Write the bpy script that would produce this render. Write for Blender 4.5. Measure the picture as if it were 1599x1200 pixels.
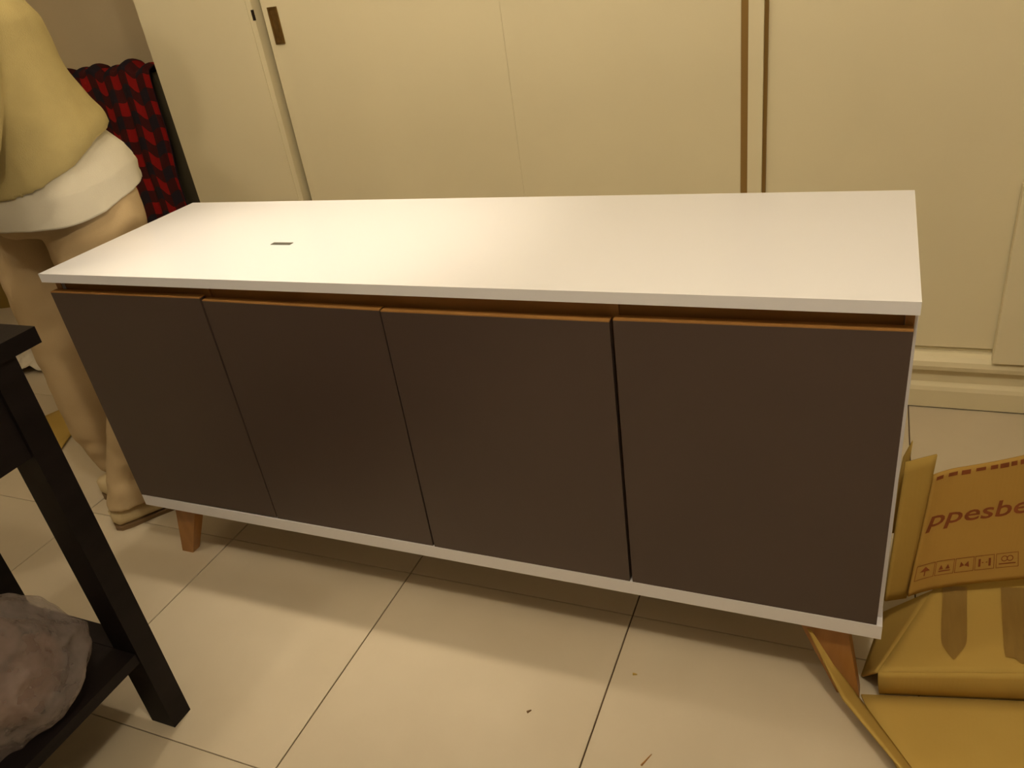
import bpy, bmesh, math, random
from mathutils import Vector, Matrix, noise
random.seed(7)
sc = bpy.context.scene
for o in list(bpy.data.objects):
    bpy.data.objects.remove(o, do_unlink=True)
COL = sc.collection

# ---------------------------------------------------------------- camera, world, lights, exposure
cam_d = bpy.data.cameras.new('camera')
cam = bpy.data.objects.new('camera', cam_d)
COL.objects.link(cam)
cam_d.sensor_width = 36.0
cam_d.lens = 1243.16 / 1599.0 * 36.0
cam_d.clip_start = 0.02
_R = ((0.91656105, 0.37635852, -0.13516697),
      (0.07612554, -0.49603633, -0.8649583),
      (-0.39258215, 0.78249743, -0.48329808))
cam.matrix_world = Matrix(((_R[0][0], -_R[1][0], -_R[2][0], 1.5399),
                           (_R[0][1], -_R[1][1], -_R[2][1], -1.0177),
                           (_R[0][2], -_R[1][2], -_R[2][2], 1.2234),
                           (0, 0, 0, 1)))
sc.camera = cam

world = bpy.data.worlds.new('world')
sc.world = world
world.use_nodes = True
world.node_tree.nodes['Background'].inputs[0].default_value = (1.0, 0.72, 0.42, 1)
world.node_tree.nodes['Background'].inputs[1].default_value = 0.02

WARM = (1.0, 0.85, 0.62)


def lamp(name, kind, loc, energy, size=0.05, color=WARM, target=None, **kw):
    d = bpy.data.lights.new(name, kind)
    d.energy = energy
    d.color = color
    if kind == 'AREA':
        d.shape = 'DISK'
        d.size = size
    else:
        d.shadow_soft_size = size
    for k, v in kw.items():
        setattr(d, k, v)
    o = bpy.data.objects.new(name, d)
    COL.objects.link(o)
    o.location = loc
    if target is not None:
        o.rotation_euler = (Vector(target) - Vector(loc)).to_track_quat('-Z', 'Y').to_euler()
    return o


lamp('ceiling_spot_light', 'SPOT', (0.31, 0.15, 2.36), 64, 0.03, target=(0.50, 0.25, 0.76),
     spot_size=math.radians(42), spot_blend=1.0)
lamp('ceiling_bulb_light', 'POINT', (0.31, 0.15, 2.36), 13, 0.03)
lamp('room_bulb_light', 'POINT', (0.23, -0.92, 2.36), 15, 0.04)
lamp('side_bulb_light', 'POINT', (-1.0, -0.45, 2.36), 3, 0.05)
lamp('right_bulb_light', 'POINT', (1.70, -0.88, 2.36), 34, 0.06)

sc.view_settings.view_transform = 'Standard'
sc.view_settings.look = 'None'
sc.view_settings.exposure = 0.24
sc.view_settings.gamma = 1.0
sc.view_settings.use_curve_mapping = False


# ---------------------------------------------------------------- materials
def mat(name, col, rough=0.5, spec=0.5, var=0.0, scale=8.0, bump=0.0, bscale=60.0, coat=0.0,
        stretch=None, col2=None, coords='Object', metallic=0.0, detail=4.0, dist=0.002):
    m = bpy.data.materials.new(name)
    m.use_nodes = True
    nt = m.node_tree
    b = nt.nodes['Principled BSDF']
    b.inputs['Roughness'].default_value = rough
    b.inputs['Specular IOR Level'].default_value = spec
    b.inputs['Metallic'].default_value = metallic
    b.inputs['Coat Weight'].default_value = coat
    b.inputs['Coat Roughness'].default_value = 0.12
    tc = nt.nodes.new('ShaderNodeTexCoord')
    mp = nt.nodes.new('ShaderNodeMapping')
    nt.links.new(tc.outputs[coords], mp.inputs[0])
    if stretch:
        mp.inputs['Scale'].default_value = stretch
    c = Vector(col)
    if var or col2:
        n = nt.nodes.new('ShaderNodeTexNoise')
        n.inputs['Scale'].default_value = scale
        n.inputs['Detail'].default_value = detail
        nt.links.new(mp.outputs[0], n.inputs['Vector'])
        r = nt.nodes.new('ShaderNodeValToRGB')
        r.color_ramp.elements[0].position = 0.3
        r.color_ramp.elements[1].position = 0.7
        a = Vector(col2) if col2 else c * (1 - var)
        e = c if col2 else c * (1 + var)
        r.color_ramp.elements[0].color = (*a, 1)
        r.color_ramp.elements[1].color = (min(e[0], 1), min(e[1], 1), min(e[2], 1), 1)
        nt.links.new(n.outputs['Fac'], r.inputs[0])
        nt.links.new(r.outputs[0], b.inputs['Base Color'])
    else:
        b.inputs['Base Color'].default_value = (*col, 1)
    if bump:
        n2 = nt.nodes.new('ShaderNodeTexNoise')
        n2.inputs['Scale'].default_value = bscale
        n2.inputs['Detail'].default_value = 5
        nt.links.new(mp.outputs[0], n2.inputs['Vector'])
        bp = nt.nodes.new('ShaderNodeBump')
        bp.inputs['Strength'].default_value = bump
        bp.inputs['Distance'].default_value = dist
        nt.links.new(n2.outputs['Fac'], bp.inputs['Height'])
        nt.links.new(bp.outputs[0], b.inputs['Normal'])
    return m


M = {}
M['white'] = mat('white_gloss_lacquer', (0.78, 0.79, 0.86), 0.16, 0.5, bump=0.015, bscale=25)
M['carcass'] = mat('white_laminate', (0.76, 0.75, 0.80), 0.4, 0.4, bump=0.03, bscale=200)
M['door'] = mat('taupe_satin_laminate', (0.070, 0.047, 0.040), 0.38, 0.45, var=0.05, scale=3, bump=0.03, bscale=300)
M['wood'] = mat('honey_oak', (0.42, 0.215, 0.065), 0.42, 0.5, col2=(0.33, 0.155, 0.04), scale=6,
                stretch=(1.0, 6.0, 6.0), bump=0.1, bscale=80)
M['legwood'] = mat('orange_stained_wood', (0.42, 0.20, 0.055), 0.4, 0.5, col2=(0.34, 0.15, 0.035), scale=5,
                   stretch=(8.0, 8.0, 1.0), bump=0.1, bscale=60)
M['cream'] = mat('cream_painted_wood', (0.76, 0.685, 0.475), 0.55, 0.35, var=0.03, scale=2.5, bump=0.10, bscale=220, dist=0.0006)
M['wall'] = mat('cream_wall_paint', (0.66, 0.555, 0.37), 0.85, 0.2, var=0.03, scale=3, bump=0.15, bscale=90)
M['ceil'] = mat('ceiling_paint', (0.78, 0.74, 0.66), 0.9, 0.2, var=0.02)
M['tile'] = mat('beige_porcelain', (0.61, 0.53, 0.40), 0.45, 0.4, col2=(0.53, 0.455, 0.335), scale=3.2, bump=0.05,
                bscale=150, detail=8)
M['grout'] = mat('dark_grout', (0.10, 0.065, 0.04), 0.9, 0.1, var=0.3, scale=20)
M['wall_dim'] = mat('low_bounce_wall_dim', (0.30, 0.26, 0.20), 0.85, 0.2, var=0.03, scale=3, bump=0.15, bscale=90)  # unseen walls coloured darker to cut bounced light
M['gap'] = mat('brown_gap_edge', (0.26, 0.155, 0.045), 0.7, 0.2, var=0.1, stretch=(1, 1, 0.2))  # brown of the door edge showing in the gaps
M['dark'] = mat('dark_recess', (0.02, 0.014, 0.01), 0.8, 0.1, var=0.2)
M['brass'] = mat('aged_brass', (0.32, 0.20, 0.07), 0.35, 0.5, var=0.25, scale=30, metallic=0.85, bump=0.15, bscale=60)
M['brass_in'] = mat('worn_brass_recess', (0.22, 0.13, 0.04), 0.45, 0.5, var=0.3, scale=40, metallic=0.7)
M['black'] = mat('black_brown_stain', (0.010, 0.0072, 0.0075), 0.5, 0.15, var=0.25, scale=6, stretch=(5, 1, 5), bump=0.12, bscale=70)
M['sticker'] = mat('grey_paper', (0.10, 0.10, 0.085), 0.6, 0.3, var=0.1)
M['sweater'] = mat('mustard_cream_knit', (0.435, 0.355, 0.16), 0.95, 0.15, var=0.06, scale=14, bump=0.5, bscale=420)
M['tshirt'] = mat('white_cotton', (0.60, 0.56, 0.46), 0.9, 0.2, var=0.03, scale=10, bump=0.25, bscale=350)
M['trouser'] = mat('beige_twill', (0.50, 0.375, 0.215), 0.85, 0.25, var=0.05, scale=9, bump=0.25, bscale=380)
M['shoe'] = mat('cream_canvas', (0.62, 0.50, 0.29), 0.75, 0.3, var=0.06, scale=20, bump=0.2, bscale=300)
M['sole'] = mat('brown_rubber_sole', (0.20, 0.125, 0.06), 0.7, 0.3, var=0.1)
M['skin'] = mat('skin', (0.50, 0.29, 0.19), 0.55, 0.4, var=0.06, scale=20, bump=0.08, bscale=200)
M['hair'] = mat('brown_hair', (0.045, 0.025, 0.014), 0.5, 0.4, var=0.3, scale=40, stretch=(6, 6, 1), bump=0.5, bscale=90)
M['lip'] = mat('lip', (0.42, 0.16, 0.12), 0.5, 0.4, var=0.05)
M['eye'] = mat('eye', (0.05, 0.03, 0.02), 0.2, 0.5, var=0.05)
M['paper'] = mat('white_paper', (0.70, 0.64, 0.52), 0.8, 0.2, var=0.05, scale=12, bump=0.3, bscale=30)


def cardboard(name, c, c2):
    m = mat(name, c, 0.85, 0.2, col2=c2, scale=5, bump=0.12, bscale=120)
    nt = m.node_tree
    b = nt.nodes['Principled BSDF']
    uv = nt.nodes.new('ShaderNodeTexCoord')
    w = nt.nodes.new('ShaderNodeTexWave')
    w.inputs['Scale'].default_value = 45
    w.inputs['Distortion'].default_value = 0.6
    nt.links.new(uv.outputs['Object'], w.inputs['Vector'])
    bp = nt.nodes.new('ShaderNodeBump')
    bp.inputs['Strength'].default_value = 0.07
    bp.inputs['Distance'].default_value = 0.001
    nt.links.new(w.outputs['Fac'], bp.inputs['Height'])
    old = b.inputs['Normal'].links[0].from_socket
    nt.links.new(old, bp.inputs['Normal'])
    nt.links.new(bp.outputs[0], b.inputs['Normal'])
    return m


M['card'] = cardboard('kraft_cardboard', (0.49, 0.335, 0.088), (0.45, 0.30, 0.076))
M['card2'] = cardboard('kraft_cardboard_printed_side', (0.54, 0.335, 0.085), (0.49, 0.30, 0.074))
M['tape'] = mat('brown_parcel_tape', (0.48, 0.31, 0.085), 0.45, 0.5, var=0.06, scale=15, stretch=(8, 1, 1), bump=0.1)
M['ink'] = mat('red_print_ink', (0.27, 0.085, 0.03), 0.8, 0.2, var=0.15, scale=60)

# plaid: buffalo check with UV in metres
m = bpy.data.materials.new('buffalo_plaid_fleece')
m.use_nodes = True
nt = m.node_tree
b = nt.nodes['Principled BSDF']
b.inputs['Roughness'].default_value = 0.95
b.inputs['Specular IOR Level'].default_value = 0.15
uvn = nt.nodes.new('ShaderNodeUVMap')
sep = nt.nodes.new('ShaderNodeSeparateXYZ')
nt.links.new(uvn.outputs[0], sep.inputs[0])


def stripe(sock, period, off=0.0):
    a = nt.nodes.new('ShaderNodeMath'); a.operation = 'MULTIPLY_ADD'
    a.inputs[1].default_value = 1.0 / period; a.inputs[2].default_value = off
    nt.links.new(sock, a.inputs[0])
    f = nt.nodes.new('ShaderNodeMath'); f.operation = 'FRACT'
    nt.links.new(a.outputs[0], f.inputs[0])
    g = nt.nodes.new('ShaderNodeMath'); g.operation = 'GREATER_THAN'; g.inputs[1].default_value = 0.5
    nt.links.new(f.outputs[0], g.inputs[0])
    return g.outputs[0]


sx = stripe(sep.outputs[0], 0.105)
sy = stripe(sep.outputs[1], 0.098)
add = nt.nodes.new('ShaderNodeMath'); add.operation = 'ADD'
nt.links.new(sx, add.inputs[0]); nt.links.new(sy, add.inputs[1])
hf = nt.nodes.new('ShaderNodeMath'); hf.operation = 'MULTIPLY'; hf.inputs[1].default_value = 0.5
nt.links.new(add.outputs[0], hf.inputs[0])
rp = nt.nodes.new('ShaderNodeValToRGB')
rp.color_ramp.interpolation = 'CONSTANT'
rp.color_ramp.elements[0].color = (0.022, 0.016, 0.022, 1)
rp.color_ramp.elements[1].position = 0.25
rp.color_ramp.elements[1].color = (0.060, 0.011, 0.011, 1)
e = rp.color_ramp.elements.new(0.75)
e.color = (0.27, 0.010, 0.009, 1)
nt.links.new(hf.outputs[0], rp.inputs[0])
nt.links.new(rp.outputs[0], b.inputs['Base Color'])
nz = nt.nodes.new('ShaderNodeTexNoise'); nz.inputs['Scale'].default_value = 200
bp = nt.nodes.new('ShaderNodeBump'); bp.inputs['Strength'].default_value = 0.4; bp.inputs['Distance'].default_value = 0.003
nt.links.new(nz.outputs['Fac'], bp.inputs['Height']); nt.links.new(bp.outputs[0], b.inputs['Normal'])
M['plaid'] = m

# translucent bag film
m = bpy.data.materials.new('milky_plastic_film')
m.use_nodes = True
nt = m.node_tree
b = nt.nodes['Principled BSDF']
b.inputs['Base Color'].default_value = (0.60, 0.52, 0.50, 1)
b.inputs['Roughness'].default_value = 0.2
tr = nt.nodes.new('ShaderNodeBsdfTransparent')
tl = nt.nodes.new('ShaderNodeBsdfTranslucent')
tl.inputs[0].default_value = (0.6, 0.52, 0.5, 1)
mx = nt.nodes.new('ShaderNodeMixShader'); mx.inputs[0].default_value = 0.5
mx2 = nt.nodes.new('ShaderNodeMixShader')
out = nt.nodes['Material Output']
nt.links.new(b.outputs[0], mx.inputs[1]); nt.links.new(tl.outputs[0], mx.inputs[2])
n = nt.nodes.new('ShaderNodeTexNoise'); n.inputs['Scale'].default_value = 9
r = nt.nodes.new('ShaderNodeMapRange')
r.inputs[3].default_value = 0.25; r.inputs[4].default_value = 0.6
nt.links.new(n.outputs['Fac'], r.inputs[0]); nt.links.new(r.outputs[0], mx2.inputs[0])
nt.links.new(tr.outputs[0], mx2.inputs[1]); nt.links.new(mx.outputs[0], mx2.inputs[2])
nt.links.new(mx2.outputs[0], out.inputs[0])
n2 = nt.nodes.new('ShaderNodeTexNoise'); n2.inputs['Scale'].default_value = 22; n2.inputs['Detail'].default_value = 6
bp = nt.nodes.new('ShaderNodeBump'); bp.inputs['Strength'].default_value = 0.6; bp.inputs['Distance'].default_value = 0.01
nt.links.new(n2.outputs['Fac'], bp.inputs['Height']); nt.links.new(bp.outputs[0], b.inputs['Normal'])
M['film'] = m
M['board'] = mat('shade_grey_board', (0.10, 0.085, 0.055), 0.8, 0.2, var=0.15)  # dark grey paints the shade beside the blanket


# ---------------------------------------------------------------- helpers
def link(name, me, material=None, parent=None, smooth=False):
    o = bpy.data.objects.new(name, me)
    COL.objects.link(o)
    if material:
        me.materials.append(material)
    if parent:
        o.parent = parent
    if smooth:
        for p in me.polygons:
            p.use_smooth = True
    return o


def bm_obj(name, bm, material=None, parent=None, smooth=False, bevel=0.0, seg=2):
    if bevel:
        bmesh.ops.bevel(bm, geom=[e for e in bm.edges if len(e.link_faces) == 2 and e.calc_face_angle(0) > 0.5],
                        offset=bevel, segments=seg, profile=0.7, affect='EDGES')
    bmesh.ops.recalc_face_normals(bm, faces=bm.faces)
    me = bpy.data.meshes.new(name)
    bm.to_mesh(me)
    bm.free()
    return link(name, me, material, parent, smooth)


def hexa(bm, pts):
    """8 points: bottom loop 0-3, top loop 4-7."""
    v = [bm.verts.new(p) for p in pts]
    for f in ((3, 2, 1, 0), (4, 5, 6, 7), (0, 1, 5, 4), (1, 2, 6, 5), (2, 3, 7, 6), (3, 0, 4, 7)):
        bm.faces.new([v[i] for i in f])
    return v


def add_box(bm, x0, x1, y0, y1, z0, z1):
    return hexa(bm, [(x0, y0, z0), (x1, y0, z0), (x1, y1, z0), (x0, y1, z0),
                     (x0, y0, z1), (x1, y0, z1), (x1, y1, z1), (x0, y1, z1)])


def box(name, x0, x1, y0, y1, z0, z1, material, parent=None, bevel=0.0015, seg=2):
    bm = bmesh.new()
    add_box(bm, x0, x1, y0, y1, z0, z1)
    return bm_obj(name, bm, material, parent, bevel=bevel, seg=seg)


def empty(name, loc=(0, 0, 0), rz=0.0):
    o = bpy.data.objects.new(name, None)
    o.empty_display_size = 0.1
    COL.objects.link(o)
    o.location = loc
    o.rotation_euler = (0, 0, rz)
    return o


def tag(o, label=None, cat=None, group=None, kind=None):
    if label: o['label'] = label
    if cat: o['category'] = cat
    if group: o['group'] = group
    if kind: o['kind'] = kind
    return o


def sheet(name, P, nu, nv, th, material, parent=None, smooth=True, uvscale=None):
    """surface P(u,v) with real thickness th"""
    bm = bmesh.new()
    g = [[Vector(P(i / nu, j / nv)) for j in range(nv + 1)] for i in range(nu + 1)]
    top, bot = [], []
    for i in range(nu + 1):
        rt, rb = [], []
        for j in range(nv + 1):
            a = g[min(i + 1, nu)][j] - g[max(i - 1, 0)][j]
            c = g[i][min(j + 1, nv)] - g[i][max(j - 1, 0)]
            n = a.cross(c)
            n = n.normalized() if n.length > 1e-9 else Vector((0, 0, 1))
            rt.append(bm.verts.new(g[i][j] + n * th / 2))
            rb.append(bm.verts.new(g[i][j] - n * th / 2))
        top.append(rt); bot.append(rb)
    uvl = bm.loops.layers.uv.new('UVMap')

    def face(vs, uvs=None):
        f = bm.faces.new(vs)
        if uvs:
            for l, uv in zip(f.loops, uvs):
                l[uvl].uv = uv
        return f
    U, V = uvscale or (1, 1)
    for i in range(nu):
        for j in range(nv):
            uvs = [(i / nu * U, j / nv * V), ((i + 1) / nu * U, j / nv * V), ((i + 1) / nu * U, (j + 1) / nv * V), (i / nu * U, (j + 1) / nv * V)]
            face([top[i][j], top[i + 1][j], top[i + 1][j + 1], top[i][j + 1]], uvs)
            face([bot[i][j + 1], bot[i + 1][j + 1], bot[i + 1][j], bot[i][j]], [uvs[3], uvs[2], uvs[1], uvs[0]])
    for i in range(nu):
        face([top[i + 1][0], top[i][0], bot[i][0], bot[i + 1][0]])
        face([top[i][nv], top[i + 1][nv], bot[i + 1][nv], bot[i][nv]])
    for j in range(nv):
        face([top[0][j], top[0][j + 1], bot[0][j + 1], bot[0][j]])
        face([top[nu][j + 1], top[nu][j], bot[nu][j], bot[nu][j + 1]])
    me = bpy.data.meshes.new(name)
    bm.to_mesh(me); bm.free()
    return link(name, me, material, parent, smooth)


def quad_P(a, b, c, d, fn=None):
    a, b, c, d = map(Vector, (a, b, c, d))   # a=u0v0 b=u1v0 c=u1v1 d=u0v1

    def P(u, v):
        p = (a * (1 - u) + b * u) * (1 - v) + (d * (1 - u) + c * u) * v
        return p + Vector(fn(u, v)) if fn else p
    return P


def loft(bm, rings, n=24, cap=True):
    """rings: (cx, cy, cz, rx, ry) or with callable z; makes closed loft, superellipse-ish"""
    R = []
    for (cx, cy, cz, rx, ry) in rings:
        R.append([bm.verts.new((cx + rx * math.cos(2 * math.pi * k / n), cy + ry * math.sin(2 * math.pi * k / n), cz))
                  for k in range(n)])
    for a, c in zip(R[:-1], R[1:]):
        for k in range(n):
            bm.faces.new([a[k], a[(k + 1) % n], c[(k + 1) % n], c[k]])
    if cap:
        bm.faces.new(R[0][::-1]); bm.faces.new(R[-1])
    return R


def tube(bm, pts, radii, n=14):
    """tapered tube through 3D points with caps"""
    pts = [Vector(p) for p in pts]
    R = []
    up = Vector((0.13, 0.31, 0.94)).normalized()
    for i, p in enumerate(pts):
        t = (pts[min(i + 1, len(pts) - 1)] - pts[max(i - 1, 0)]).normalized()
        if i == 0:
            a = t.cross(up)
            if a.length < 0.15: a = t.cross(Vector((1, 0, 0)))
        else:
            a = a - t * a.dot(t)
        a.normalize(); c = t.cross(a).normalized()
        R.append([bm.verts.new(p + (a * math.cos(2 * math.pi * k / n) + c * math.sin(2 * math.pi * k / n)) * radii[i]) for k in range(n)])
    for A, B in zip(R[:-1], R[1:]):
        for k in range(n):
            bm.faces.new([A[k], A[(k + 1) % n], B[(k + 1) % n], B[k]])
    t0 = bm.verts.new(pts[0] - (pts[1] - pts[0]).normalized() * radii[0] * 0.6)
    t1 = bm.verts.new(pts[-1] + (pts[-1] - pts[-2]).normalized() * radii[-1] * 0.6)
    for k in range(n):
        bm.faces.new([R[0][(k + 1) % n], R[0][k], t0])
        bm.faces.new([R[-1][k], R[-1][(k + 1) % n], t1])


def ball(bm, c, r, seg=20):
    mt = Matrix.Translation(c) @ Matrix.Diagonal((r[0], r[1], r[2], 1))
    bmesh.ops.create_uvsphere(bm, u_segments=seg, v_segments=seg // 2 + 2, radius=1, matrix=mt)


def remeshed(name, bm, voxel, material, parent=None, smooth_it=6, disp=None):
    bmesh.ops.recalc_face_normals(bm, faces=bm.faces)
    me = bpy.data.meshes.new(name + '_src'); bm.to_mesh(me); bm.free()
    o = bpy.data.objects.new(name + '_src', me); COL.objects.link(o)
    md = o.modifiers.new('r', 'REMESH'); md.mode = 'VOXEL'; md.voxel_size = voxel
    ms = o.modifiers.new('s', 'SMOOTH'); ms.iterations = smooth_it; ms.factor = 0.6
    dg = bpy.context.evaluated_depsgraph_get()
    dg.update()
    res = bpy.data.meshes.new_from_object(o.evaluated_get(dg))
    bpy.data.objects.remove(o, do_unlink=True)
    res.name = name
    res.materials.clear()
    if disp:
        ns = [v.normal.copy() for v in res.vertices]
        for v, nn in zip(res.vertices, ns):
            v.co = v.co + nn * disp(v.co)
    return link(name, res, material, parent, True)


# ---------------------------------------------------------------- room
FA = 0.0053
floor = empty('floor', (0, 0, 0), FA)
tag(floor, kind='structure')
S, OA, OC = 0.52, -0.3946, 0.1022
grout = box('grout_bed', -3.4, 3.3, -3.1, 1.75, -0.05, -0.0035, M['grout'], floor, bevel=0)
tb = bmesh.new()
add_box(tb, 0.0014, S - 0.0014, 0.0008, S - 0.0008, -0.012, 0)
bmesh.ops.bevel(tb, geom=[e for e in tb.edges if min(v.co.z for v in e.verts) > -0.001], offset=0.0008, segments=1, affect='EDGES')
bmesh.ops.recalc_face_normals(tb, faces=tb.faces)
tme = bpy.data.meshes.new('tile'); tb.to_mesh(tme); tb.free()
tme.materials.append(M['tile'])
for i in range(-5, 7):
    for j in range(-6, 3):
        o = bpy.data.objects.new('tile', tme)
        COL.objects.link(o); o.parent = floor
        o.location = (OA + i * S, OC + j * S, random.uniform(-0.0003, 0.0))

XL, XR, YF, YB, ZC = -2.95, 3.1, -3.0, 1.66, 2.5


def wall(name, x0, x1, y0, y1, z0, z1, m_):
    return tag(box(name, x0, x1, y0, y1, z0, z1, m_, None, bevel=0), kind='structure')


wall('wall_back', XL - .1, XR + .1, YB, YB + .1, -0.012, ZC, M['wall'])
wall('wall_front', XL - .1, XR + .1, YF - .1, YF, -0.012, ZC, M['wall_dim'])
wall('wall_left', XL - .1, XL, YF, YB, -0.012, ZC, M['wall'])
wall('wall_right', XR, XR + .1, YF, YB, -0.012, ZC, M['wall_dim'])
wall('ceiling', XL - .1, XR + .1, YF - .1, YB + .1, ZC, ZC + .1, M['ceil'])

# ---------------------------------------------------------------- built-in wardrobe along the back
WA = 0.0079
wr = empty('wardrobe', (0, 1.0036, 0), WA)
tag(wr, 'long cream built-in wardrobe with sliding doors filling the wall behind the sideboard', 'wardrobe')
c = M['cream']
TOPZ = 2.44
box('side_panel', -0.532, -0.125, 0.0, 0.58, 0.0, TOPZ, c, wr, bevel=0.002)
box('stile', -0.1245, -0.107, 0.002, 0.06, 0.165, TOPZ, c, wr, bevel=0.004)
slot = box('latch_slot', -0.113, -0.1065, 0.0005, 0.006, 1.122, 1.150, M['dark'], wr, bevel=0.0005)
box('back_panel', -0.12, 3.0, 0.075, 0.095, 0.10, TOPZ, M['gap'], wr, bevel=0)
d1 = box('sliding_door', -0.088, 0.6450, 0.020, 0.045, 0.168, TOPZ, c, wr, bevel=0.0015)
box('sliding_door', 0.6464, 1.240, 0.018, 0.045, 0.168, TOPZ, c, wr, bevel=0.0015)
box('stile', 1.258, 1.292, 0.006, 0.06, 0.165, TOPZ, c, wr, bevel=0.002)
box('sliding_door', 1.301, 1.872, 0.022, 0.045, 0.172, TOPZ, c, wr, bevel=0.0015)
box('sliding_door', 1.868, 3.0, 0.006, 0.021, 0.6, TOPZ, c, wr, bevel=0.004)
box('lower_panel', 1.853, 3.0, -0.014, 0.012, 0.150, 0.598, c, wr, bevel=0.003)
box('gap_strip', 1.2408, 1.2575, 0.014, 0.03, 0.168, TOPZ, M['gap'], wr, bevel=0)
box('gap_strip', 1.2923, 1.3008, 0.018, 0.03, 0.168, TOPZ, M['gap'], wr, bevel=0)
# plinth with profile
bm = bmesh.new()
prof = [(0.001, 0.0035), (0.0, 0.054), (0.004, 0.064), (0.012, 0.0685), (0.016, 0.072), (0.017, 0.108), (0.006, 0.111), (-0.003, 0.116),
        (-0.006, 0.128), (-0.003, 0.141), (0.006, 0.151), (0.018, 0.158), (0.05, 0.160), (0.05, 0.0035)]
va = [bm.verts.new((-0.1245, y, z)) for y, z in prof]
vb = [bm.verts.new((3.0, y, z)) for y, z in prof]
k = len(prof)
for i in range(k):
    bm.faces.new([va[i], va[(i + 1) % k], vb[(i + 1) % k], vb[i]])
bm.faces.new(va); bm.faces.new(vb[::-1])
bm_obj('plinth', bm, c, wr)
box('bottom_rail', -0.1245, 3.0, 0.030, 0.075, 0.1602, 0.167, c, wr, bevel=0.001)
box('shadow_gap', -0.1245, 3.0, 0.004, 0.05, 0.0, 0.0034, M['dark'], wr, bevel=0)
box('top_rail', -0.1245, 3.0, 0.0, 0.075, TOPZ, 2.4995, c, wr, bevel=0.001)
box('top_rail', -0.532, -0.125, 0.0, 0.58, TOPZ, 2.4995, c, wr, bevel=0.001)
# flush pull
fp = bmesh.new()
hx0, hx1, hz0, hz1 = -0.068, -0.036, 1.052, 1.150
add_box(fp, hx0, hx1, 0.016, 0.0205, hz0, hz0 + 0.006)
add_box(fp, hx0, hx1, 0.016, 0.0205, hz1 - 0.006, hz1)
add_box(fp, hx0, hx0 + 0.006, 0.016, 0.0205, hz0 + .006, hz1 - .006)
add_box(fp, hx1 - 0.006, hx1, 0.016, 0.0205, hz0 + .006, hz1 - .006)
hn = bm_obj('flush_pull', fp, M['brass'], d1)
tag(hn, 'aged brass recessed pull')
hp = box('pull_recess', hx0 + .005, hx1 - .005, 0.0182, 0.0203, hz0 + .005, hz1 - .005, M['brass_in'], d1, bevel=0.0005)

# ---------------------------------------------------------------- sideboard
L, W, H = 1.6109, 0.457, 0.7639
sb = empty('sideboard', (0, 0, 0))
tag(sb, 'long white sideboard with four dark taupe doors and splayed orange wooden legs', 'sideboard')
box('top_panel', 0, L, 0, W, H - 0.0185, H, M['white'], sb, bevel=0.001)
tag(box('sticker', 0.460, 0.5075, 0.1745, 0.1865, H + 0.0002, H + 0.0009, M['sticker'], sb, bevel=0), 'small dark grey sticker')
BX0, BX1 = 0.0015, 1.6110
TZ = H - 0.0185
box('side_panel', BX0, BX0 + 0.0155, 0.027, 0.45, 0.193, TZ, M['carcass'], sb, bevel=0.0008)
box('side_panel', BX1 - 0.0155, BX1, 0.0275, 0.45, 0.193, TZ, M['carcass'], sb, bevel=0.0008)
box('bottom_panel', 0.0012, 1.6126, 0.0075, 0.45, 0.1645, 0.1928, M['carcass'], sb, bevel=0.0012)
box('back_panel', 0.017, 1.595, 0.440, 0.449, 0.193, TZ, M['carcass'], sb, bevel=0)
for x in (0.405, 1.2025):
    box('divider', x - 0.0075, x + 0.0075, 0.030, 0.44, 0.193, TZ, M['wood'], sb, bevel=0.0005)
for x0, x1 in ((0.017, 0.3973), (0.4127, 1.1948), (1.2102, 1.5953)):
    box('grip_rail', x0, x1, 0.034, 0.052, 0.690, TZ, M['wood'], sb, bevel=0.0005)
# front edge returns of the sides behind the grip gap
for x0, x1 in ((BX0, BX0 + 0.0155), (BX1 - 0.0155, BX1 - 0.004)):
    box('edge_strip', x0, x1, 0.0255, 0.0268, 0.70, TZ - 0.0005, M['wood'], sb, bevel=0)


def door(x0, x1, z0, z1, y=0.0085, dz0=0.0, dz1=0.0, dx0=0.0, dx1=0.0):
    """dz: lift of right side bottom/top; dx: bottom shift"""
    th = 0.0155
    bm = bmesh.new()
    hexa(bm, [(x0 + dx0, y, z0), (x1 + dx1, y, z0 + dz0), (x1 + dx1, y + th, z0 + dz0), (x0 + dx0, y + th, z0),
              (x0, y, z1), (x1, y, z1 + dz1), (x1, y + th, z1 + dz1), (x0, y + th, z1)])
    d = bm_obj('door', bm, M['door'], sb, bevel=0.0006, seg=1)
    bm = bmesh.new()
    e = 0.0022
    hexa(bm, [(x0, y + .0004, z1 + .0001), (x1, y + .0004, z1 + dz1 + .0001), (x1, y + th, z1 + dz1 + .0001), (x0, y + th, z1 + .0001),
              (x0, y + .0004, z1 + e), (x1, y + .0004, z1 + dz1 + e), (x1, y + th, z1 + dz1 + e), (x0, y + th, z1 + e)])
    bm_obj('edge_band', bm, M['wood'], d)
    return d


door(-0.0004, 0.4045, 0.1938, 0.7185, dz0=0.004, dz1=0.001)
door(0.4085, 0.7982, 0.1938, 0.7145, y=0.0095, dz1=-0.003, dx0=-0.002, dx1=-0.0045)
door(0.8012, 1.2005, 0.1938, 0.7105, y=0.0085, dz1=0.0005, dx0=-0.003, dx1=-0.002)
door(1.2065, 1.6062, 0.1938, 0.7140, y=0.0085, dz1=0.0035, dx0=-0.003, dx1=-0.0025)


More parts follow.
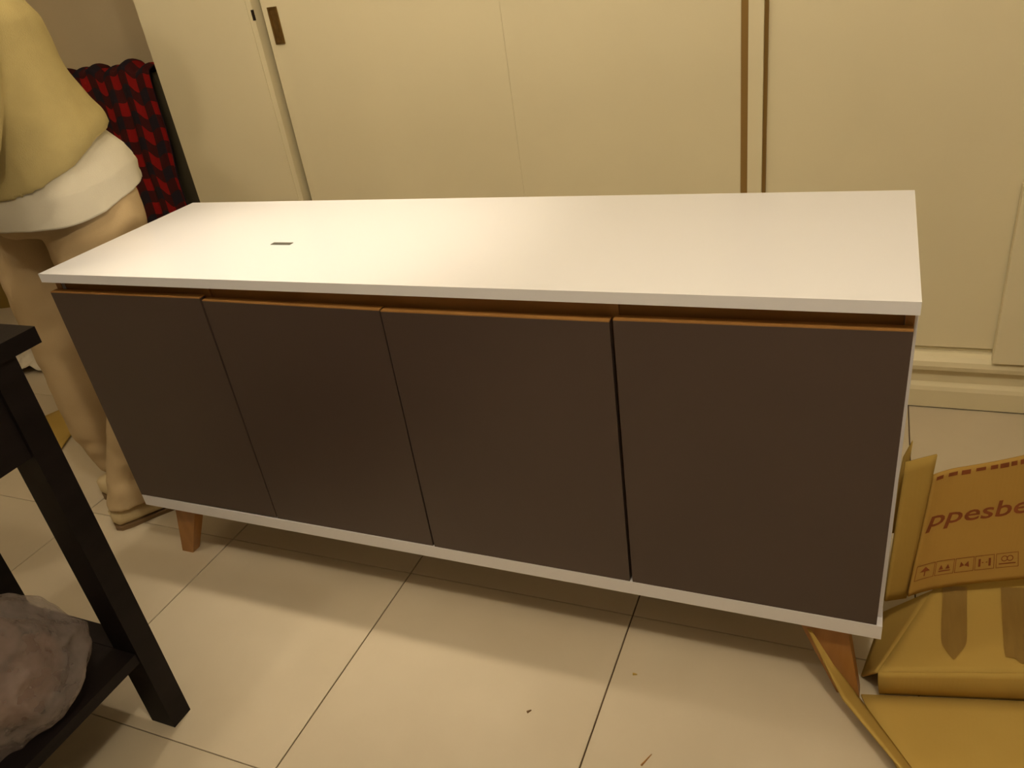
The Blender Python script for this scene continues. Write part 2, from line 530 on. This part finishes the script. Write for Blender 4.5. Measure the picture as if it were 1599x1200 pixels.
# legs: tapered splayed
def leg(xt0, xt1, xb0, xb1, yt0, yt1, yb0, yb1):
    bm = bmesh.new()
    hexa(bm, [(xb0, yb0, 0), (xb1, yb0, 0), (xb1, yb1, 0), (xb0, yb1, 0),
              (xt0, yt0, 0.164), (xt1, yt0, 0.164), (xt1, yt1, 0.164), (xt0, yt1, 0.164)])
    return bm_obj('leg', bm, M['legwood'], sb, bevel=0.003)


leg(0.070, 0.134, 0.020, 0.055, 0.030, 0.066, 0.034, 0.058)
leg(1.480, 1.560, 1.555, 1.592, 0.030, 0.066, 0.024, 0.050)
leg(0.070, 0.134, 0.020, 0.055, 0.384, 0.420, 0.395, 0.420)
leg(1.480, 1.560, 1.555, 1.592, 0.384, 0.420, 0.395, 0.420)
box('apron', 0.134, 1.480, 0.034, 0.054, 0.142, 0.164, M['legwood'], sb, bevel=0.001)
box('apron', 0.134, 1.480, 0.392, 0.412, 0.142, 0.164, M['legwood'], sb, bevel=0.001)

# ---------------------------------------------------------------- black table (left, front)
tb_ = empty('console_table', (0.2, -0.75, 0))
tag(tb_, 'black wooden console table at left with square legs and a low shelf', 'table')


def tbox(name, x0, x1, y0, y1, z0, z1, bevel=0.002):
    return box(name, x0 - 0.2, x1 - 0.2, y0 + 0.75, y1 + 0.75, z0, z1, M['black'], tb_, bevel=bevel)


TY1 = -1.28
tbox('tabletop', -0.045, 0.402, TY1 - 0.03, -0.306, 0.789, 0.816, bevel=0.005)
for x0, x1 in ((0.0, 0.056), (0.337, 0.396)):
    for y0, y1 in ((-0.392, -0.349), (TY1, TY1 + 0.043)):
        tbox('leg', x0, x1, y0, y1, 0, 0.789)
tbox('apron', 0.366, 0.388, TY1 + .043, -0.392, 0.632, 0.789)
tbox('apron', 0.006, 0.028, TY1 + .043, -0.392, 0.632, 0.789)
tbox('apron', 0.056, 0.337, -0.382, -0.362, 0.632, 0.789)
tbox('apron', 0.056, 0.337, TY1 + .012, TY1 + .032, 0.632, 0.789)
tbox('shelf', 0.004, 0.392, TY1 + .0435, -0.3925, 0.178, 0.200)
tbox('shelf_rail', 0.0565, 0.3365, -0.3915, -0.352, 0.178, 0.200)

# ---------------------------------------------------------------- plastic bag on the shelf
bg = empty('plastic_bag', (0.262, -0.55, 0.2))
tag(bg, 'milky crumpled plastic bag of bundled things on the low shelf of the black table', 'bag')


def bagP(u, v, sc_=1.0, seed=0.0):
    th = 2 * math.pi * u
    z = -0.0 + 0.215 * v
    r = (math.sin(math.pi * min(.97, v * 0.80 + 0.22)) ** 0.55)
    pl = (1 - abs(math.sin(th * 4.5 + 2.5 * noise.noise(Vector((v * 3, math.cos(th), math.sin(th))))))) ** 2
    x = 0.135 * r * math.cos(th)
    y = 0.135 * r * math.sin(th)
    n_ = noise.noise(Vector((math.cos(th) * 1.8 + seed, math.sin(th) * 1.8, v * 3)))
    cr = abs(noise.noise(Vector((math.cos(th) * 2.6, math.sin(th) * 2.6 + seed, v * 4)))) * 0.16
    f = 1.10 + 0.16 * n_ - cr - .09 * pl * v
    return Vector((x * f * sc_, y * f * sc_, z * (1 + 0.12 * n_) * sc_))


bm = bmesh.new()
nu, nv = 140, 70
g = [[bm.verts.new(bagP(i / nu, max(0.0, j / nv))) for i in range(nu)] for j in range(nv + 1)]
for j in range(nv):
    for i in range(nu):
        bm.faces.new([g[j][i], g[j][(i + 1) % nu], g[j + 1][(i + 1) % nu], g[j + 1][i]])
bm.faces.new(g[0][::-1]); bm.faces.new(g[nv])
for v in bm.verts:
    v.co.z = max(v.co.z, 0.0015)
bm_obj('film', bm, M['film'], bg, smooth=True)
# knot
bm = bmesh.new()
for a in range(7):
    an = a * 0.9
    tube(bm, [(0.005, -0.03, 0.20), (0.02 * math.cos(an), -0.03 + 0.02 * math.sin(an), 0.235), (0.055 * math.cos(an), -0.03 + 0.055 * math.sin(an), 0.25)],
         [0.012, 0.007, 0.012], 8)
bm_obj('knot', bm, M['film'], bg, smooth=True)
pk = mat('brown_packet', (0.16, 0.085, 0.06), 0.5, 0.4, var=0.25, scale=12, bump=0.3, bscale=30)
pk2 = mat('grey_packet', (0.20, 0.17, 0.15), 0.5, 0.4, var=0.25, scale=12, bump=0.3, bscale=30)
for (x, y, z, a, b_, c_, rz, mm) in ((0.035, 0.02, 0.062, 0.065, 0.085, 0.055, 0.4, pk), (-0.05, -0.035, 0.07, 0.05, 0.075, 0.06, -0.5, pk2),
                                    (0.01, 0.0, 0.145, 0.07, 0.06, 0.028, 1.0, pk)):
    bm = bmesh.new()
    ball(bm, (0, 0, 0), (a, b_, c_), 24)
    for v in bm.verts:
        v.co += v.normal * 0.012 * noise.noise(v.co * 22)
        v.co = Matrix.Rotation(rz, 3, 'Z') @ v.co + Vector((x, y, z))
    bm_obj('packet', bm, mm, bg, smooth=True)

# ---------------------------------------------------------------- person (seen from chest down behind the cabinet's left end)
PR = empty('person', (-0.29, 0.17, 0), -0.547)
tag(PR, 'person at the sideboard\'s left end in mustard sweater, white undershirt and beige trousers', 'person')


def fold(p, amp, f=9.0, sz=(1, 1, 0.5)):
    return amp * noise.noise(Vector((p.x * f * sz[0], p.y * f * sz[1], p.z * f * sz[2])))


# body: one continuous surface
bm = bmesh.new()
loft(bm, [(0, .10, .80, .13, .11), (0, .11, .92, .145, .135), (0, .12, 1.05, .14, .12), (0, .11, 1.2, .15, .10), (0, .085, 1.30, .14, .08), (0, .075, 1.335, .07, .055)])
tube(bm, [(0, .075, 1.30), (0, .085, 1.38), (0, .10, 1.43)], [.055, .05, .05])
ball(bm, (0, .105, 1.475), (.073, .088, .108), 28)
ball(bm, (0, .135, 1.425), (.05, .055, .05), 20)
tube(bm, [(0, .185, 1.49), (0, .203, 1.462), (0, .196, 1.452)], [.008, .013, .010], 10)
for s in (-1, 1):
    ball(bm, (s * .073, .098, 1.468), (.009, .018, .029), 12)
    ball(bm, (s * .028, .168, 1.478), (.017, .018, .012), 12)
    # leg core + foot
    sb_, n_ = (0.0, .095) if s > 0 else (0.0, -.088)
    if s > 0:
        pts = [(n_, .15, .82), (n_, .175, .66), (n_, .15, .46), (n_, .08, .25), (n_, .01, .08)]
    else:
        pts = [(n_, .07, .82), (n_, .05, .66), (n_, .03, .46), (n_, .01, .25), (n_, .0, .08)]
    tube(bm, pts, [.08, .07, .052, .045, .034])
    tube(bm, [(n_, -.015, .05), (n_, .05, .045), (n_, .14, .03)], [.028, .028, .02])
    # arm: upper arm down, forearm slightly forward
    sh = Vector((s * .165, .075, 1.285)); el = Vector((s * .225, -.015, 1.06)); wr_ = Vector((s * .215, -.015, .835))
    if s > 0:
        el = Vector((.245, -.005, 1.02)); wr_ = Vector((.175, -.165, .955))
    tube(bm, [sh, (sh + el) / 2, el, (el + wr_) / 2, wr_], [.046, .042, .034, .03, .022])
    d = (wr_ - el).normalized()
    side = Vector((0, 1, 0))
    palm = wr_ + d * .045
    tube(bm, [wr_, wr_ + d * .03, palm, palm + d * .03], [.02, .024, .028, .024], 12)
    for q in range(4):
        b0 = palm + d * .025 + side * (q - 1.5) * .0165
        ln = (.058, .068, .072, .060)[q]
        inn = Vector((-s * .35, 0, 0))
        b1 = b0 + d * ln * .5 + inn * ln * .15
        b2 = b1 + d * ln * .42 + inn * ln * .45
        tube(bm, [b0 - d * .02, b0, b1, b2], [.0085, .0085, .008, .0065], 10)
    t0 = wr_ + d * .025 + side * .02
    tube(bm, [t0, t0 + d * .025 + side * .022, t0 + d * .052 + side * .028], [.0105, .0095, .008], 10)
body = remeshed('body', bm, 0.0055, M['skin'], PR, 4)
# hair
bm = bmesh.new()
ball(bm, (0, .085, 1.495), (.084, .090, .108), 24)
ball(bm, (0, .045, 1.43), (.075, .055, .10), 20)
bmesh.ops.delete(bm, geom=[v for v in bm.verts if v.co.y > .12 and v.co.z < 1.55 and abs(v.co.x) < .078 and v.co.y > .10 + (1.56 - v.co.z) * .0], context='VERTS')
for v in bm.verts:
    v.co += Vector((v.co.x, 0, 0)) * 0.03 * noise.noise(v.co * 40)
bmesh.ops.solidify(bm, geom=bm.faces[:], thickness=0.004)
bm_obj('hair', bm, M['hair'], PR, smooth=True)
for s in (-1, 1):
    bm = bmesh.new(); ball(bm, (s * .028, .179, 1.479), (.0125, .008, .006), 14)
    bm_obj('eye', bm, M['eye'], PR, smooth=True)
bm = bmesh.new(); ball(bm, (0, .1865, 1.428), (.021, .007, .006), 14)
bm_obj('mouth', bm, M['lip'], PR, smooth=True)

# trousers
bm = bmesh.new()
loft(bm, [(0, .125, .99, .155, .13), (0, .13, .90, .175, .155), (0, .125, .83, .18, .16), (0, .12, .785, .165, .14)])
loft(bm, [(.095, .168, .84, .090, .118), (.10, .166, .77, .100, .114), (.10, .158, .69, .096, .106), (.10, .152, .56, .083, .092),
          (.10, .142, .45, .074, .083), (.098, .100, .32, .064, .074), (.097, .042, .19, .058, .068), (.097, .012, .10, .058, .070), (.097, .002, .064, .060, .074)], 24)
loft(bm, [(-.085, .060, .84, .09, .115), (-.09, .048, .74, .092, .106), (-.09, .036, .62, .086, .098), (-.09, .022, .48, .078, .088),
          (-.088, .008, .34, .068, .076), (-.088, .000, .22, .058, .066), (-.088, .004, .12, .047, .052), (-.088, .008, .075, .045, .047)], 24)
remeshed('trousers', bm, 0.008, M['trouser'], PR, 5,
         disp=lambda p: fold(p, .006, 8) + fold(p, .004, 20, (1, 1, 1.2)) * (1.6 if p.z < .2 else 1))


# undershirt: open tube with slanted wavy hem
def ringed(name, levels, hemfn, m_, th, amp, n=64, rows=26):
    """levels: list of (t, cx, cy, rx, ry, z) interpolated; hemfn(s) gives z of the lowest ring"""
    def P(u, v):
        a = 2 * math.pi * u + math.pi
        t = v * (len(levels) - 1)
        i = min(int(t), len(levels) - 2); f = t - i
        f2 = f * f * (3 - 2 * f) * .5 + f * .5
        A, B = levels[i], levels[i + 1]
        cx, cy, rx, ry, z = [A[k_] * (1 - f2) + B[k_] * f2 for k_ in range(5)]
        x = cx + rx * math.cos(a); y = cy + ry * math.sin(a)
        zz = z + hemfn(y, a) * (1 - v) ** 1.2
        q = Vector((x, y, zz))
        k_ = amp * noise.noise(Vector((math.cos(a) * 2.2, math.sin(a) * 2.2, zz * 5))) + .5 * amp * (1 - abs(math.sin(a * 5 + zz * 14 + 2 * noise.noise(Vector((a, zz * 6, 0)))))) ** 3 + amp * .8 * noise.noise(Vector((math.cos(a) * 5, math.sin(a) * 5, zz * 3))) * (1 - v)
        return (q.x + k_ * math.cos(a), q.y + k_ * math.sin(a), q.z)
    return sheet(name, P, n, rows, th, m_, PR, True)


ringed('undershirt', [(0, .133, .206, .182, .822), (0, .133, .204, .178, .88), (0, .130, .190, .168, .925), (0, .115, .17, .13, 1.0)],
       lambda y, a: -.004 + .018 * (y - .1) / .2 - .010 * math.cos(a * 3), M['tshirt'], .0025, .010)

# sweater: body and sleeves joined into one knit
bm = bmesh.new()


def sw(z, cy, rx, ry, slope=0.0, nn=40):
    # slope: how far the hem rides up over the belly
    vs = []
    for k_ in range(nn):
        a = 2 * math.pi * k_ / nn
        y = cy + ry * math.sin(a)
        vs.append(bm.verts.new((rx * math.cos(a), y, z + slope * max(-.15, (y - cy + .04) / ry))))
    return vs


R_ = [sw(.892, .116, .200, .176, .075), sw(.925, .116, .204, .174, .065), sw(1.0, .110, .204, .160, .030), sw(1.12, .103, .202, .138, .008),
      sw(1.22, .100, .20, .132, 0), sw(1.29, .085, .17, .105, 0), sw(1.335, .075, .085, .07, 0)]
for A, B in zip(R_[:-1], R_[1:]):
    for k_ in range(40):
        bm.faces.new([A[k_], A[(k_ + 1) % 40], B[(k_ + 1) % 40], B[k_]])
bm.faces.new(R_[0][::-1]); bm.faces.new(R_[-1])
tube(bm, [(.155, .075, 1.285), (.210, .04, 1.15), (.243, -.005, 1.025), (.215, -.085, .985), (.178, -.158, .957)], [.066, .064, .058, .050, .044], 20)
tube(bm, [(-.155, .075, 1.285), (-.205, .03, 1.17), (-.226, -.015, 1.06), (-.222, -.015, .96), (-.217, -.015, .865)], [.066, .064, .058, .052, .045], 20)
remeshed('sweater', bm, 0.0075, M['sweater'], PR, 5, disp=lambda p: fold(p, .007, 7) + fold(p, .004, 18))


# shoes
def shoe(nx, s0):
    bm = bmesh.new()
    prof = [(-.000, .012, .020, .052), (.012, .026, .004, .060), (.04, .033, .004, .062), (.09, .034, .004, .050), (.14, .040, .004, .042),
            (.19, .042, .004, .036), (.225, .034, .004, .029), (.245, .020, .006, .021), (.252, .008, .009, .015)]
    R = []
    for (s, w, zb, zt) in prof:
        ring = []
        for k_ in range(20):
            a = 2 * math.pi * k_ / 20
            x = w * math.copysign(abs(math.cos(a)) ** .7, math.cos(a))
            zz = (zb + zt) / 2 + (zt - zb) / 2 * math.sin(a)
            ring.append(bm.verts.new((nx + x, s0 + s, zz + .004)))
        R.append(ring)
    for A, B in zip(R[:-1], R[1:]):
        for k_ in range(20):
            bm.faces.new([A[k_], A[(k_ + 1) % 20], B[(k_ + 1) % 20], B[k_]])
    bm.faces.new(R[0][::-1]); bm.faces.new(R[-1])
    sh_ = bm_obj('shoe', bm, M['shoe'], PR, smooth=True)
    bm = bmesh.new()
    lo, hi = [], []
    outl = [(.0, .012), (.012, .027), (.04, .034), (.09, .034), (.14, .040), (.19, .0425), (.225, .035), (.246, .021), (.254, .008)]
    pts = [(w, s) for s, w in outl] + [(-w, s) for s, w in reversed(outl)]
    for (x, s) in pts:
        lo.append(bm.verts.new((nx + x, s0 + s, 0.0))); hi.append(bm.verts.new((nx + x * 1.03, s0 + s, 0.011)))
    bm.faces.new(lo[::-1]); bm.faces.new(hi)
    for i in range(len(pts)):
        j = (i + 1) % len(pts)
        bm.faces.new([lo[i], lo[j], hi[j], hi[i]])
    bm_obj('sole', bm, M['sole'], sh_)


shoe(.0977, -.068)
shoe(-.0873, -.062)

# ---------------------------------------------------------------- plaid blanket in the far corner, over an added board painting the shade
st = empty('shade_board', (-1.04, 1.42, 0))
tag(st, 'added dark grey board standing in for the shade at the right edge of the checked blanket', 'board')
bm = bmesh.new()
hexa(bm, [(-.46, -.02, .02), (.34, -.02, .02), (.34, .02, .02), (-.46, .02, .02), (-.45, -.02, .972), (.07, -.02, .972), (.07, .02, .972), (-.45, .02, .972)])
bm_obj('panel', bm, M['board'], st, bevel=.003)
for x0 in (-.44, .28):
    box('foot', x0, x0 + .04, -.14, .14, 0, .02, M['black'], st)


def blanket(u, v):
    # v: 0 front bottom -> front top -> over -> back bottom ; total length ~1.9
    x = -0.46 + 0.575 * u
    Lf, Lt = 0.80, 0.08
    s = v * (Lf * 2 + Lt)
    zt = .994 + 0.012 * math.sin(u * 19) + 0.010 * math.sin(u * 41 + 1)
    if s < Lf:
        y, z = -0.042, zt - (Lf - s)
        k_ = (Lf - s) / Lf
        f = (0.012 + .02 * k_) * math.sin(u * 13 + .5 * k_) + 0.006 * math.sin(u * 31 + 1.5 * k_)
        y += -abs(f) * min(1, k_ * 5) - .01
        x += -0.03 * k_ * u + .005 * math.sin(v * 30 + u * 4)
    elif s < Lf + Lt:
        t = (s - Lf) / Lt
        y, z = -0.052 + 0.092 * t, zt + 0.012 * math.sin(t * math.pi)
    else:
        t = (s - Lf - Lt) / Lf
        y, z = 0.040 + .01 * math.sin(u * 20) * t, zt - t * Lf
    return (x, y, z)


bl = empty('blanket', (-1.06, 1.42, 0))
tag(bl, 'red and black checked fleece blanket draped over the added dark board in the far left corner', 'blanket')
sheet('cloth', blanket, 90, 130, 0.005, M['plaid'], bl, True, uvscale=(0.72, 1.68))


# ---------------------------------------------------------------- things on the floor behind the table
cb = empty('cardboard_box', (-2.27, 1.42, 0), 0.35)
tag(cb, 'brown cardboard box on the floor far behind the black table, at the left edge', 'box')
bm = bmesh.new()
add_box(bm, -.24, .24, -.13, .13, 0.001, .36)
for f in [f for f in bm.faces if f.calc_center_median().z > .35]:
    bm.faces.remove(f)
bmesh.ops.solidify(bm, geom=bm.faces[:], thickness=0.005)
bm_obj('carton', bm, M['card'], cb)
sheet('flap', quad_P((-.24, -.13, .362), (.24, -.13, .362), (.24, -.005, .372), (-.24, -.005, .372)), 6, 4, .004, M['card'], cb)
sheet('flap', quad_P((-.24, .005, .372), (.24, .005, .372), (.24, .13, .362), (-.24, .13, .362)), 6, 4, .004, M['card'], cb)


def crump(cx, cy, w, h, rz, amp, seed):
    def P(u, v):
        x, y = (u - .5) * w, (v - .5) * h
        z = .006 + amp * abs(noise.noise(Vector((x * 14 + seed, y * 14, seed)))) + amp * .6 * abs(noise.noise(Vector((x * 34, y * 34 + seed, 1))))
        return (x + .02 * noise.noise(Vector((x * 9, y * 9, seed))), y + .02 * noise.noise(Vector((x * 9, y * 9, 5 + seed))), z)
    return P


pp = sheet('crumpled_paper', crump(0, 0, .44, .30, 0, .05, 3.3), 40, 30, .001, M['paper'], None, True)
pp.location = (-1.50, .86, 0.0); pp.rotation_euler = (0, 0, .35)
tag(pp, 'crumpled white wrapping paper on the tiles behind the black table', 'paper')
sc_p = sheet('cardboard_scrap', quad_P((-1.06, .40, .003), (-.762, .321, .003), (-.865, .505, .003), (-1.0, .60, .003),
                                     lambda u, v: (0, 0, .004 * u + .002 * math.sin(6 * v))), 8, 8, .004, M['card'])
tag(sc_p, 'flat cardboard offcut lying on the tiles behind the person', 'cardboard')

# ---------------------------------------------------------------- cardboard packaging at right
pk_ = empty('shipping_carton', (1.75, 0.15, 0))
tag(pk_, 'opened brown shipping carton with red print lying by the right end of the sideboard', 'box')
OFF = Vector((1.75, 0.15, 0))


def loc(p): return Vector(p) - OFF


def lq(*pts): return [loc(p) for p in pts]


# lying box: sagging lid, front wall, side walls (open left)
lid = quad_P(*lq((1.616, .028, .066), (2.45, .24, .080), (2.42, .62, .11), (1.705, .235, .084)),
             fn=lambda u, v: (0, 0, .006 * math.sin(9 * u + 3 * v) * (v) - .004 * math.sin(math.pi * v)))
sheet('lid', lid, 40, 16, .004, M['card'], pk_)


def front_w(u, v):
    a = loc((1.616, .028, .066)).lerp(loc((2.45, .24, .080)), u)
    bt = loc((1.622, .040, .0)).lerp(loc((2.46, .225, .0)), u)
    p = bt.lerp(a, v)
    p.y -= .008 * math.sin(math.pi * v); p.z += .0025 * (1 - v)
    return p


sheet('front_wall', front_w, 30, 6, .004, M['card'], pk_)
sheet('left_wall', quad_P(*lq((1.594, .068, .003), (1.628, .235, .003), (1.704, .232, .080), (1.6145, .031, .062))), 8, 6, .004, M['card'], pk_)
sheet('back_wall', quad_P(*lq((1.71, .25, .003), (2.42, .62, .003), (2.42, .62, .108), (1.707, .240, .080))), 8, 4, .004, M['card'], pk_)
# tape strips down the lid
def lid_z(x, y):
    best = min(((Vector(lid(a / 60, b / 24)) + OFF) for a in range(41) for b in range(25)), key=lambda q: (q.x - x) ** 2 + (q.y - y) ** 2)
    return best.z


for tx0, tx1, ty1, tip in ((1.712, 1.752, .245, .082), (1.806, 1.856, .272, .100)):
    rows = [(ty1, 1.0), (.20, 1.0), (.16, 1.0), (.13, 1.0), (.113, .92), (tip + .01, .35), (tip, .08)]
    bm = bmesh.new(); pr = None
    for yy, f in rows:
        cx_ = (tx0 + tx1) / 2 + (yy - .1) * .05; hw = (tx1 - tx0) / 2 * f
        cur = [bm.verts.new(loc((xx, yy + (xx - cx_) * .25, lid_z(xx, yy) + .0042))) for xx in (cx_ - hw, cx_, cx_ + hw)]
        if pr:
            bm.faces.new([pr[0], pr[1], cur[1], cur[0]]); bm.faces.new([pr[1], pr[2], cur[2], cur[1]])
        pr = cur
    bmesh.ops.solidify(bm, geom=bm.faces[:], thickness=.0006)
    bm_obj('tape', bm, M['tape'], pk_)

# printed standing flap
BL, TL = Vector((1.660, .200, .097)), Vector((1.6765, .235, .345))
BR, TR = Vector((1.848, .275, .095)), Vector((1.815, .300, .358))


def printed(u, v):
    """u 0..1 across the part in view, beyond 1 it runs on to the right"""
    p = BL.lerp(BR, u).lerp(TL.lerp(TR, u), v)
    b_ = math.sin(min(u, 1.6) * math.pi / 1.6)
    p = p + Vector((0, -.008 * b_, .018 * b_ * (1 - v) ** 2))
    if u < .3:
        p.y += -.010 * (1 - u / .3) ** 2
    return p - OFF


sheet('printed_flap', lambda u, v: printed(u * 2.3, v), 60, 24, .004, M['card2'], pk_)


def on_flap(vx, vy):
    a = printed(vx, vy)
    du = printed(vx + .01, vy) - a
    dv = printed(vx, vy + .01) - a
    n_ = du.cross(dv).normalized()
    return a + n_ * .0026


def flat_to_flap(name, bm):
    for v in bm.verts:
        v.co = on_flap(v.co.x, v.co.y)
    o = bm_obj(name, bm, M['ink'], pk_)
    tag(o, 'dark red printing')
    return o


def text_bm(body_, x0, y0, w, h):
    cu = bpy.data.curves.new('t', 'FONT')
    cu.body = body_
    cu.resolution_u = 3
    cu.shear = 0.15
    cu.offset = 0.012
    to = bpy.data.objects.new('t', cu)
    COL.objects.link(to)
    dg = bpy.context.evaluated_depsgraph_get()
    me = bpy.data.meshes.new_from_object(to.evaluated_get(dg))
    bpy.data.objects.remove(to, do_unlink=True)
    bm = bmesh.new(); bm.from_mesh(me)
    bmesh.ops.triangulate(bm, faces=bm.faces[:])
    bmesh.ops.subdivide_edges(bm, edges=[e for e in bm.edges if e.calc_length() > .15], cuts=2)
    xs = [v.co.x for v in bm.verts]
    mnx, mxx = min(xs), max(xs)
    for v in bm.verts:
        v.co.x = x0 + (v.co.x - mnx) / (mxx - mnx) * w
        v.co.y = y0 + v.co.y * h
        v.co.z = 0
    return bm


flat_to_flap('lettering', text_bm('ppesberg', .03, .575, 1.31, .18))


def strip(bm, x0, y0, x1, y1, n_=6):
    vs = [[bm.verts.new((x0 + (x1 - x0) * i / n_, y, 0)) for i in range(n_ + 1)] for y in (y0, y1)]
    for i in range(n_):
        bm.faces.new([vs[0][i], vs[0][i + 1], vs[1][i + 1], vs[1][i]])


def poly(bm, pts):
    bm.faces.new([bm.verts.new((x, y, 0)) for x, y in pts])


bm = bmesh.new()
ic = [(.02, .17), (.20, .165), (.375, .165), (.55, .17), (.735, .20)]
y0, y1 = .125, .255
t_ = .006
for (x, w) in ic:
    strip(bm, x, y0, x + w, y0 + t_ * .8); strip(bm, x, y1 - t_ * .8, x + w, y1)
    strip(bm, x, y0, x + t_ * .8, y1, 1); strip(bm, x + w - t_ * .8, y0, x + w, y1, 1)
cy = (y0 + y1) / 2
# umbrella-ish, arrows, clamps, stacked rings above a bar
x = .02; poly(bm, [(x + .04, cy), (x + .085, cy + .04), (x + .13, cy)]); strip(bm, x + .08, cy - .04, x + .09, cy, 1)
x = .20; poly(bm, [(x + .03, cy - .015), (x + .05, cy + .025), (x + .07, cy - .015)]); poly(bm, [(x + .09, cy - .015), (x + .11, cy + .025), (x + .13, cy - .015)]); strip(bm, x + .03, cy - .035, x + .135, cy - .025)
x = .375; poly(bm, [(x + .04, cy - .02), (x + .08, cy - .005), (x + .05, cy + .03)]); poly(bm, [(x + .08, cy - .005), (x + .125, cy - .025), (x + .115, cy + .03)])
x = .55; strip(bm, x + .03, cy - .035, x + .05, cy + .035, 1); strip(bm, x + .12, cy - .035, x + .14, cy + .035, 1); strip(bm, x + .06, cy - .004, x + .075, cy + .004, 1); strip(bm, x + .095, cy - .004, x + .11, cy + .004, 1)
x = .735
for cx_ in (x + .075, x + .125):
    for k_ in range(14):
        a0, a1 = 2 * math.pi * k_ / 14, 2 * math.pi * (k_ + 1) / 14
        poly(bm, [(cx_ + .030 * math.cos(a0), cy + .015 + .026 * math.sin(a0)), (cx_ + .030 * math.cos(a1), cy + .015 + .026 * math.sin(a1)),
                  (cx_ + .022 * math.cos(a1), cy + .015 + .019 * math.sin(a1)), (cx_ + .022 * math.cos(a0), cy + .015 + .019 * math.sin(a0))])
strip(bm, x + .025, cy - .035, x + .175, cy - .025)
flat_to_flap('handling_symbols', bm)
# broken red line along the top edge
bm = bmesh.new()
x = .03
while x < 2.2:
    w = random.uniform(.05, .12)
    strip(bm, x, .955 + random.uniform(-.008, .004), x + w, .982, 3)
    x += w + random.uniform(.02, .06)
flat_to_flap('edge_print', bm)

# narrow side flap left of the printed one, and a tip of another behind it
sheet('side_flap', quad_P(*lq((1.622, .165, .100), (1.6575, .198, .085), (1.676, .218, .392), (1.630, .203, .380))), 6, 14, .004, M['card'], pk_)
sheet('inner_flap', quad_P(*lq((1.620, .235, .20), (1.634, .240, .20), (1.6395, .240, .400), (1.628, .238, .365))), 4, 8, .004, M['card'], pk_)

# flat flap on the floor in front, with its edge curling up past the leg
ff = quad_P(*lq((1.80, -.34, .004), (2.6, -.16, .004), (2.45, .216, .004), (1.594, .026, .004)),
            fn=lambda u, v: (-.018 * math.sin(math.pi * v) * (1 - u), 0, .003 * math.sin(5 * u) * math.sin(4 * v) ** 2))
sheet('floor_flap', ff, 24, 16, .004, M['card'], pk_)
Lp = [(1.500, .020, .146), (1.530, .006, .090), (1.566, -.022, .040), (1.650, -.130, .045), (1.75, -.34, .05)]
Rp = [(1.507, .021, .143), (1.545, .012, .082), (1.588, .016, .010), (1.668, -.096, .006), (1.80, -.34, .006)]


def curl(u, v):
    t = v * (len(Lp) - 1); i = min(int(t), len(Lp) - 2); f = t - i
    return loc(Vector(Lp[i]).lerp(Vector(Lp[i + 1]), f)).lerp(loc(Vector(Rp[i]).lerp(Vector(Rp[i + 1]), f)), u)


sheet('curled_edge', curl, 5, 32, .004, M['card'], pk_)

# ---------------------------------------------------------------- crumbs on the floor
def sliver(name, x, y, ln, wd, rz, label, m_):
    bm = bmesh.new()
    hexa(bm, [(-ln / 2, -wd / 2, 0), (ln / 2, -wd * .2, 0), (ln / 2, wd * .2, 0), (-ln / 2, wd / 2, 0),
              (-ln / 2, -wd * .3, wd), (ln / 2, -wd * .1, wd * .5), (ln / 2, wd * .1, wd * .5), (-ln / 2, wd * .3, wd)])
    o = bm_obj(name, bm, m_)
    o.location = (x, y, 0.0002); o.rotation_euler = (0, 0, rz)
    return tag(o, label, 'debris')


sliver('wood_splinter', 1.270, -0.200, .028, .003, 1.15, 'thin dark wood splinter on the tile near the bottom of the picture', M['wood'])
sliver('crumb', 1.044, -0.166, .009, .004, .9, 'tiny dark crumb on the tile left of the splinter', M['sole'])
sliver('crumb', 1.207, -0.034, .008, .004, .2, 'tiny pale crumb on the tile just in front of the sideboard', M['card'])
